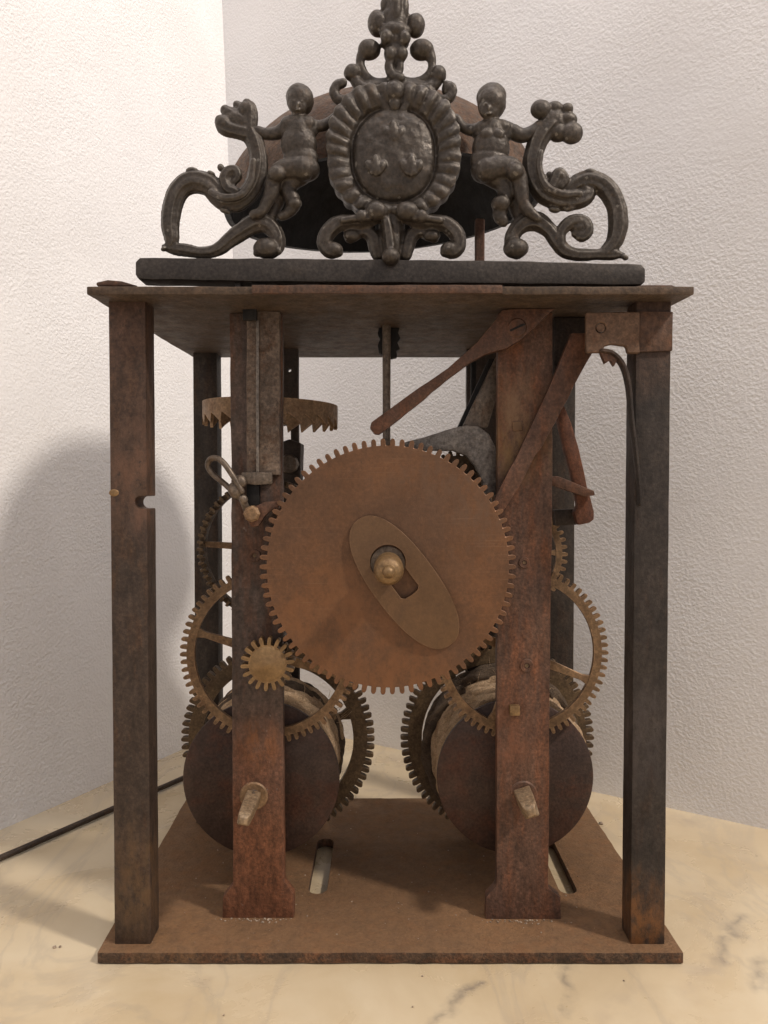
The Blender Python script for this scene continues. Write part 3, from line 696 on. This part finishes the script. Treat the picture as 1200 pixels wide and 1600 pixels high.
# ------------------------------------------------------------------ bell and its stand
bc = P(596, 309, .090)
bm = bmesh.new(); Rb, Hb, th = .0800, .047, .0032
prof = []
for t in np.linspace(0, math.pi/2, 22):
    prof.append((Rb*math.sin(t)**1.0, Hb*math.cos(t)**1.30))
prof = [(r, h) for r, h in prof]
outer = [(0, Hb)]+prof[1:]+[(Rb+.0012, -.003), (Rb+.0016, -.007)]
inner = [(Rb-.0016, -.007), (Rb-.0026, 0)]+[((Rb-th)*math.sin(t), (Hb-th)*math.cos(t)**1.30) for t in np.linspace(math.pi/2-.05, .05, 18)]+[(0, Hb-th)]
add_lathe(bm, outer+inner, (0, 0, 0), 'Z', 72)
for v in bm.verts:
    p = v.co.copy(); s = 1+.012*mnoise.noise(p*28)+.006*mnoise.noise(p*70); v.co = p*s
bell = finish(bm, 'bell', 'bell', clock, 40)
bell.data.materials.append(MAT['black'])
for p in bell.data.polygons:                             # inward faces of the casting take the black material
    c_ = p.center; rad = math.hypot(c_.x, c_.y)
    if p.normal.dot(Vector((c_.x, c_.y, max(c_.z, 0)+.02))) < 0: p.material_index = 1
bell.location = bc; bell.rotation_euler = (R(3), R(-3.5), 0)
bm = bmesh.new(); add_tube(bm, [(bc.x, .090, ZT1-.0003, .0035), (bc.x, .090, bc.z+Hb-.004, .003)], 1, 14, caps=False); finish(bm, 'bell_post', 'black', clock)
p0 = P(750, 402, .060); bm = bmesh.new(); add_prism(bm, rect(p0.x-.0023, p0.x+.0023, ZT1-.0003, ZT1+.050), .060, .0635); finish(bm, 'hammer_stem', 'lever', clock, 30, .0006)
p0 = P(392, 402, .075); bm = bmesh.new(); add_tube(bm, [(p0.x, .075, ZT1-.0003, .0022), (p0.x+.004, .075, ZT1+.006, .0022), (p0.x-.006, .078, ZT1+.018, .0018)], 4, 10); finish(bm, 'bell_stop', 'black', clock)

# ------------------------------------------------------------------ crest
crest = empty('crest'); crest.parent = clock; crest.location = (0, 0, 0)
YC = .0060                                             # middle of the casting
bpts = [(211, 409), (218, 402), (420, 403), (800, 407), (1003, 412), (1009, 420), (1009, 439), (1003, 445), (800, 443), (420, 440), (216, 436), (211, 429)]
pprism('crest_bar', bpts, .0010, .0120, 'bar', crest, bevel=.0010, jit=.00015, step=.006)
for a, b in ((366, 375), (392, 414), (560, 574), (900, 916)):
    x0, x1 = P(a, 440, .003).x, P(b, 440, .003).x
    prism('stud', rect(x0, x1, ZT1-.0003, P(a, 438, .003).z), .004, .009, 'bar', crest, bevel=.0003, step=None)

def sculpt(name, draw, voxel=.00055, mat='cast', smooth=3, parent=crest):
    bm = bmesh.new(); draw(bm)
    bmesh.ops.recalc_face_normals(bm, faces=bm.faces[:])
    me = bpy.data.meshes.new(name); bm.to_mesh(me); bm.free()
    o = link(name, me, mat, parent)
    m = o.modifiers.new('merge', 'REMESH'); m.mode = 'VOXEL'; m.voxel_size = voxel; m.use_smooth_shade = True
    s = o.modifiers.new('soften', 'SMOOTH'); s.factor = .5; s.iterations = smooth
    dg = bpy.context.evaluated_depsgraph_get(); dg.update()
    me2 = bpy.data.meshes.new_from_object(o.evaluated_get(dg)); me2.name = name
    o.modifiers.clear(); o.data = me2; bpy.data.meshes.remove(me)
    co = np.empty(len(me2.vertices)*3); nn = np.empty_like(co); me2.vertices.foreach_get('co', co); me2.vertices.foreach_get('normal', nn)
    co = co.reshape(-1, 3); nn = nn.reshape(-1, 3)
    for i in range(len(co)):
        v = Vector(co[i]); co[i] += nn[i]*(mnoise.noise(v*200)*.00022+mnoise.noise(v*620)*.00010)
    me2.vertices.foreach_set('co', co.ravel()); me2.update()
    me2.shade_smooth()
    if not me2.materials: me2.materials.append(MAT[mat])
    return o
kc = M(YC); GR = 1.02
def tb(bm, pts, yo=0.0, flat=None, sub=6, n=20):
    flat = flat or tuple(FLAT)
    add_tube(bm, [(*P(p[0], p[1], YC+yo+(p[3] if len(p) > 3 else 0)), p[2]*kc*GR) for p in pts], sub, n, flat=flat, up=(0, 1, 0), lobes=LOB[0], lobe=LOB[1])
LOB = [0, 0.0]; FLAT = [1.0, 1.0]
def bl(bm, x, y, rx, ry=None, yo=0.0, rd=None, rot=0.0):
    ry = ry or rx; rd = rd or min(rx, ry)
    add_ball(bm, P(x, y, YC+yo), rx*kc*1.06, rd*kc*1.06, ry*kc*1.06, 18, 12, rot)

def scroll_left(bm):
    # outer C
    tb(bm, [(262, 386, 7), (268, 378, 11), (266, 350, 14), (271, 316, 15), (284, 293, 16), (304, 284, 17), (327, 290, 17), (343, 306, 15), (358, 316, 13)])
    tb(bm, [(256, 385, 4), (266, 388, 8), (290, 391, 10), (316, 395, 9), (338, 391, 10), (360, 374, 12), (380, 360, 14), (402, 349, 15), (420, 353, 14), (432, 368, 12), (434, 385, 11), (424, 396, 9)])
    bl(bm, 416, 388, 19, 15, -.001)
    # S stem with its leafy head
    tb(bm, [(322, 291, 9), (334, 306, 12), (352, 316, 14), (374, 314, 15), (392, 298, 15), (402, 274, 15), (404, 248, 14), (399, 224, 14), (389, 205, 15), (378, 192, 15), (368, 184, 13)])
    tb(bm, [(330, 300, 5, -.004), (352, 309, 6, -.0060), (376, 305, 6, -.0060), (392, 284, 5, -.0060), (396, 252, 5, -.0060)])       # ridge along the stem
    tb(bm, [(384, 208, 12), (368, 204, 12), (352, 198, 13), (345, 190, 10)], -.001); tb(bm, [(386, 204, 12), (372, 190, 12), (358, 178, 12), (352, 172, 8)]); tb(bm, [(388, 204, 11), (384, 186, 12), (376, 170, 10), (370, 164, 7)], .001); tb(bm, [(390, 202, 11), (391, 184, 12), (390, 170, 11), (386, 162, 8)], -.001)
    bl(bm, 368, 188, 17, 16, 0, 12); bl(bm, 350, 194, 13, 12, -.001, 11); bl(bm, 384, 172, 11, 12, -.001, 10)
    # inner curl
    tb(bm, [(368, 300, 9), (356, 294, 9), (351, 280, 9), (357, 268, 9), (367, 266, 8), (372, 276, 7), (366, 284, 6)], -.002)
    bl(bm, 362, 268, 8, 8); bl(bm, 349, 281, 6, 8)
def scroll_right(bm):
    tb(bm, [(974, 399, 4), (958, 397, 9), (930, 398, 9), (902, 398, 10), (882, 392, 11), (869, 376, 12), (858, 360, 12), (838, 346, 15), (818, 349, 14), (803, 364, 12), (800, 384, 12), (808, 397, 9)])
    bl(bm, 806, 388, 19, 15, -.001)
    tb(bm, [(876, 382, 8), (876, 366, 9), (884, 353, 10), (898, 346, 11), (912, 348, 11), (917, 360, 10), (909, 369, 9), (899, 365, 7)], -.001)
    bl(bm, 904, 357, 12)
    tb(bm, [(946, 395, 10), (960, 378, 13), (966, 352, 15), (962, 320, 15), (946, 294, 16), (924, 282, 15), (902, 285, 13), (889, 296, 10)])
    tb(bm, [(914, 290, 11), (917, 304, 13), (900, 312, 15), (874, 313, 16), (850, 302, 16), (836, 280, 16), (832, 254, 15), (838, 228, 15), (848, 208, 16), (860, 194, 16)])
    tb(bm, [(906, 303, 5, -.0060), (876, 303, 6, -.0060), (853, 290, 6, -.0060), (843, 264, 5, -.0060), (845, 238, 5, -.0060)])
    for x, y, rx, ry, yo in ((866, 190, 20, 18, 0), (845, 171, 15, 14, -.001), (866, 171, 13, 11, .0005), (886, 172, 9, 9, 0), (886, 188, 15, 11, 0), (893, 208, 17, 16, -.001), (872, 208, 15, 13, 0)): bl(bm, x, y, rx, ry, yo, 12)
    tb(bm, [(850, 296, 8), (862, 292, 9), (868, 280, 10), (874, 272, 10), (882, 280, 8), (876, 290, 7)], -.002)
    bl(bm, 872, 273, 9, 9); bl(bm, 858, 276, 6, 8)
LOB[:] = [7, .11]; GR = .98; FLAT[:] = [1.0, .82]
def leafy(bm, pts):
    for x, y, rx, ry, rot in pts: bl(bm, x, y, rx, ry, -.001, 6, rot)
_sl, _sr = scroll_left, scroll_right
def scroll_left(bm):
    _sl(bm); leafy(bm, [(300, 266, 9, 4, .1), (330, 271, 6, 3, -.4), (256, 389, 5, 3, .4), (390, 350, 8, 5, .6), (437, 374, 5, 7, 0), (436, 392, 5, 6, 0), (402, 396, 6, 5, 0), (345, 262, 5, 5, 0), (352, 330, 9, 4, -.3)])
def scroll_right(bm):
    _sr(bm); leafy(bm, [(842, 302, 6, 5, .6), (866, 328, 9, 4, -.2), (890, 326, 8, 4, .3), (976, 402, 6, 4, -.4), (795, 372, 5, 6, 0), (793, 390, 5, 6, 0), (845, 338, 7, 4, -.5), (922, 268, 9, 4, 0)])
sculpt('scroll', scroll_left, .00042, smooth=1); sculpt('scroll', scroll_right, .00042, smooth=1)
LOB[:] = [0, 0.0]; GR = 1.0; FLAT[:] = [1.0, .92]

def cherub_left(bm):
    bl(bm, 469, 157, 20, 21, -.0015, 19); bl(bm, 468, 152, 20, 18, -.0005, 20); bl(bm, 466, 164, 14, 14, -.004, 9)   # head, hair, face
    for x in (461, 471): bl(bm, x, 157, 2.4, 1.6, -.0062, 2)
    bl(bm, 466, 163, 2.4, 4, -.0066, 3); bl(bm, 466, 171, 4, 1.8, -.0062, 2); bl(bm, 452, 160, 3.5, 5, -.001); bl(bm, 487, 160, 3.5, 5, -.001)
    tb(bm, [(468, 174, 10), (467, 186, 13)], -.001)
    tb(bm, [(452, 196, 15), (480, 196, 15)], -.0015); tb(bm, [(466, 200, 21), (467, 224, 22), (470, 248, 22)], -.001); bl(bm, 467, 203, 29, 19, -.001, 15); bl(bm, 467, 226, 27, 26, -.002, 17); bl(bm, 470, 248, 26, 20, -.002, 16)
    bl(bm, 474, 264, 24, 19, -.002, 19)
    tb(bm, [(450, 196, 11), (434, 207, 10), (418, 209, 9), (402, 205, 8), (394, 204, 9)], -.0005)
    tb(bm, [(484, 195, 10), (500, 197, 9), (514, 192, 8), (526, 182, 8)], -.0005)
    tb(bm, [(474, 264, 19), (456, 264, 17), (438, 268, 15), (428, 282, 12), (424, 300, 11), (416, 318, 9), (408, 331, 8), (396, 335, 7)], -.0035)
    tb(bm, [(470, 272, 17), (456, 284, 14), (450, 296, 12), (456, 310, 12), (458, 322, 11), (448, 334, 8), (440, 338, 7)], -.001)
    bl(bm, 460, 318, 11, 9, -.002); bl(bm, 432, 272, 13, 11, -.0062)
    tb(bm, [(440, 300, 11), (432, 318, 11), (424, 338, 10), (414, 348, 11)], .002)
def cherub_right(bm):
    bl(bm, 768, 161, 21, 24, -.0015, 20); bl(bm, 768, 153, 22, 20, 0, 21); bl(bm, 764, 170, 15, 15, -.004, 9)
    for x in (759, 770): bl(bm, x, 162, 2.5, 1.7, -.0064, 2)
    bl(bm, 764, 168, 2.6, 4.4, -.0068, 3); bl(bm, 764, 177, 4.4, 1.9, -.0064, 2); bl(bm, 750, 165, 3.5, 5.5, -.001); bl(bm, 787, 166, 3.5, 5.5, -.001)
    tb(bm, [(768, 182, 10), (769, 192, 13)], -.001)
    tb(bm, [(754, 203, 14), (786, 202, 14)], -.0015); tb(bm, [(769, 206, 21), (767, 230, 22), (763, 254, 22)], -.001); bl(bm, 770, 208, 30, 19, -.001, 15); bl(bm, 767, 232, 28, 26, -.002, 17); bl(bm, 763, 252, 27, 21, -.002, 17)
    bl(bm, 760, 266, 23, 19, -.002, 19)
    for x in (761, 779): bl(bm, x, 209, 9, 8, -.0055, 5)
    tb(bm, [(788, 199, 11), (801, 206, 12), (816, 212, 11), (832, 206, 10), (844, 196, 9)], -.0005)
    tb(bm, [(752, 201, 10), (738, 203, 9), (724, 199, 8), (713, 186, 8)], -.0005)
    tb(bm, [(760, 266, 19), (780, 262, 18), (800, 264, 16), (810, 278, 14), (814, 298, 12), (818, 318, 10), (828, 332, 9), (840, 341, 7)], -.0035)
    tb(bm, [(766, 274, 16), (784, 286, 14), (790, 302, 13), (784, 320, 12), (781, 336, 11), (786, 346, 9)], -.001)
    bl(bm, 782, 318, 14, 12, -.0025); bl(bm, 804, 268, 13, 12, -.0062)
    tb(bm, [(800, 304, 12), (806, 322, 12), (812, 340, 11), (818, 350, 10)], .002)
sculpt('cherub', cherub_left, .00042, smooth=1); sculpt('cherub', cherub_right, .00042, smooth=1)

def cartouche(bm):
    cx, cy = 615, 241; na, nr = 300, 44
    c0 = P(cx, cy, YC); k = kc
    ph = [random.uniform(-.25, .25) for _ in range(40)]
    def height(th, q):
        f = 31*th/(2*math.pi); fl = abs(math.sin(math.pi*(f+ph[int(f) % 40]*.4)))
        amp = (.75+.45*mnoise.noise(Vector((math.cos(th)*2, math.sin(th)*2, 1))))
        if q < .60: y = -.0032-.0040*math.sqrt(max(0, 1-(q/.60)**2))
        elif q < .66: y = -.0020-.0014*abs(q-.63)/.03
        else:
            u = (q-.66)/.34; y = -.0034-.0016*math.sin(math.pi*min(1, u*.62))-.0022*fl**.7*amp*math.sin(math.pi*min(1, .12+u*.80))
        return y+mnoise.noise(Vector((math.cos(th)*q*9, math.sin(th)*q*9, 4)))*.0004
    rows = []
    for i in range(na):
        th = 2*math.pi*i/na; f = 31*th/(2*math.pi); fl = abs(math.sin(math.pi*(f+ph[int(f) % 40]*.4)))
        wob = 1+.020*mnoise.noise(Vector((math.cos(th)*3, math.sin(th)*3, 9)))+.030*fl
        def sup(a, b, p): return (abs(math.cos(th)/a)**p+abs(math.sin(th)/b)**p)**(-1/p)
        Ro, Ri = sup(100, 97, 2.5)*wob, sup(63, 71, 2.25)
        def edge(q):
            if q <= .62: r_ = Ri*q/.62; oy = 248
            else: t_ = (q-.62)/.38; r_ = Ri+(Ro-Ri)*t_; oy = 248+(240-248)*t_
            o = P(cx, oy, YC); return o.x+r_*k*math.cos(th), o.z+r_*k*math.sin(th)
        row = []
        for r in range(1, nr+1):
            q = r/nr; ex, ez = edge(q); row.append(bm.verts.new((ex, YC+height(th, q), ez)))
        ex, ez = edge(1.0); row.append(bm.verts.new((ex, YC+.0030, ez)))
        rows.append(row)
    cm = P(cx, 248, YC); ctr = bm.verts.new((cm.x, YC+height(0, 0), cm.z)); bk_ = bm.verts.new((c0.x, YC+.0045, c0.z))
    for i in range(na):
        A, B = rows[i], rows[(i+1) % na]
        bm.faces.new((ctr, A[0], B[0])); bm.faces.new((bk_, B[-1], A[-1]))
        for r in range(nr): bm.faces.new((A[r], A[r+1], B[r+1], B[r]))
    # three worn lilies
    for x, y, s in ((615, 205, 1.15), (587, 258, 1.1), (643, 258, 1.2)):
        yo = -.0066 if y < 220 else -.0075
        bl(bm, x, y, 6*s, 14*s, yo, 6); bl(bm, x-8*s, y+2*s, 6*s, 9*s, yo+.0003, 5, .6); bl(bm, x+8*s, y+2*s, 6*s, 9*s, yo+.0003, 5, -.6)
        bl(bm, x, y+8*s, 9*s, 6*s, yo+.0002, 5)
    # upper shoulders curling over the rim
    tb(bm, [(606, 172, 7), (596, 158, 9), (580, 152, 11), (562, 158, 9), (550, 170, 7)], -.003)
    tb(bm, [(630, 172, 7), (640, 158, 9), (654, 152, 10), (670, 156, 8)], -.003)
sculpt('cartouche', cartouche, .00040, smooth=1)

def foot(bm):
    for s in (-1, 1):
        X = lambda x: x if s < 0 else 1224-x
        q = lambda pts: [(X(p[0]),)+tuple(p[1:]) for p in pts]
        tb(bm, q([(604, 330, 11), (590, 334, 13), (570, 345, 12), (548, 347, 11), (528, 350, 12), (512, 364, 12), (507, 382, 11), (516, 394, 10), (528, 394, 8)]), -.003)
        bl(bm, X(522), 390, 13, 11, -.003)
        tb(bm, q([(546, 372, 8), (556, 364, 10), (572, 362, 10), (583, 372, 11), (588, 388, 11), (590, 398, 10)]), -.001)
        bl(bm, X(550), 368, 13, 9, -.002); bl(bm, X(588), 330, 17, 13, -.0062); bl(bm, X(566), 338, 10, 9, -.0062)
        tb(bm, q([(576, 340, 6), (556, 341, 5), (536, 344, 5)]), -.0065)
    tb(bm, [(612, 334, 16), (612, 356, 19), (611, 380, 20), (611, 398, 17)], -.001)
    bl(bm, 611, 402, 13, 12, -.006, 16); tb(bm, [(604, 345, 7), (608, 370, 8), (610, 392, 8)], -.006)
LOB[:] = [6, .09]
sculpt('foot_scroll', foot, .00042, smooth=1)
LOB[:] = [0, 0]

def finial(bm):
    tb(bm, [(618, 60, 17), (617, 40, 20), (618, 18, 19), (619, 0, 19), (620, -14, 14), (619, -26, 7)], 0)
    bl(bm, 603, 8, 8, 12, -.001); bl(bm, 606, 24, 8, 10, -.002); bl(bm, 632, 12, 7, 16, -.002); bl(bm, 619, 6, 8, 24, -.004); bl(bm, 600, -8, 6, 8)
    bl(bm, 591, 37, 16, 18); bl(bm, 649, 40, 14, 17); bl(bm, 617, 50, 23, 12, -.002, 15); bl(bm, 617, 66, 21, 14, -.001, 14)
    bl(bm, 577, 78, 17, 14); bl(bm, 659, 78, 18, 14); bl(bm, 618, 84, 17, 18, -.001, 14); bl(bm, 628, 84, 9, 10, -.003); bl(bm, 610, 84, 8, 10, -.004); bl(bm, 604, 58, 9, 10, -.004); bl(bm, 632, 60, 9, 10, -.004)
    tb(bm, [(571, 78, 11), (563, 94, 7), (567, 113, 7), (581, 127, 7), (600, 131, 8), (612, 126, 8)])
    tb(bm, [(668, 80, 11), (675, 96, 7), (672, 114, 7), (658, 126, 7), (640, 129, 7), (622, 124, 8)])
    tb(bm, [(610, 92, 7), (608, 106, 7), (614, 118, 8), (626, 122, 7)], -.003); tb(bm, [(624, 90, 7), (624, 104, 7), (622, 116, 7)], -.002)
    bl(bm, 551, 114, 13, 12); bl(bm, 685, 117, 12, 13)
    tb(bm, [(551, 114, 9), (556, 126, 9), (566, 138, 11), (580, 146, 13)]); tb(bm, [(686, 118, 9), (680, 130, 9), (668, 140, 11), (656, 148, 12)])
    tb(bm, [(536, 130, 7), (526, 134, 8), (522, 146, 8), (530, 156, 8), (544, 156, 8), (558, 148, 9)], -.001)
    tb(bm, [(698, 132, 6), (706, 138, 8), (704, 150, 8), (694, 157, 8), (680, 152, 8), (668, 142, 9)], -.001); bl(bm, 702, 140, 11, 11)
    bl(bm, 616, 143, 15, 15, -.004, 13); bl(bm, 616, 162, 10, 13, -.003); bl(bm, 596, 140, 12, 14, 0); bl(bm, 636, 140, 12, 14, 0)
    tb(bm, [(566, 146, 16), (616, 140, 18), (664, 146, 16)], .001)
sculpt('finial', finial, .00040, smooth=1)

# ------------------------------------------------------------------ rod lying on the marble behind the clock
a = onz(-130, 1398, .0024); b = onz(345, 1190, .0024)
bm = bmesh.new(); n = 24
add_tube(bm, [(*(a.lerp(b, i/n)+Vector((0, 0, .0003*mnoise.noise(Vector((i*.7, 0, 0)))))), .0017*(1+.1*mnoise.noise(Vector((i*1.3, 4, 0))))) for i in range(n+1)], 2, 12)
tag(finish(bm, 'iron_rod', 'rod', None, 60), 'thin dark iron rod lying on the marble beside the left wall', 'rod')

# crumbs of rust and grit on the plate and marble
bm = bmesh.new()
def grit(x, y, z, s):
    r = bmesh.ops.create_icosphere(bm, subdivisions=1, radius=s)
    for v in r['verts']: v.co = Vector((x+v.co.x*random.uniform(.7, 1.4), y+v.co.y*random.uniform(.7, 1.4), z+v.co.z*random.uniform(.5, .9)))
for _ in range(150): grit(random.uniform(-.110, .110), random.uniform(.006, .148), ZB+.0001, random.choice((.00018, .00025, .0004)))
for _ in range(44):
    t = random.triangular(-.15, 1.15, random.choice((.25, .7))); u = abs(random.gauss(0, .0016))
    grit(-.0705+.028*t, .0252-u, ZB+.0002, random.choice((.0002, .0003, .0005)))
    grit(.0465+.028*t, .0243-u, ZB+.0002, random.choice((.0002, .0003, .0005)))
for px, py, s in ((85, 1480, .0008), (94, 1479, .0006), (939, 1287, .0016), (645, 1573, .0004), (350, 1586, .0004), (660, 1525, .0004), (975, 1532, .0004)):
    q = onz(px, py, .0003); grit(q.x, q.y, .0003, s)
MAT['grit'] = metal('rust_grit', (.22,.17,.125), (.48,.42,.36), (.16,.085,.05), .6, 0, .9, .2)
g = finish(bm, 'grit', 'grit', None, 60); g['kind'] = 'stuff'
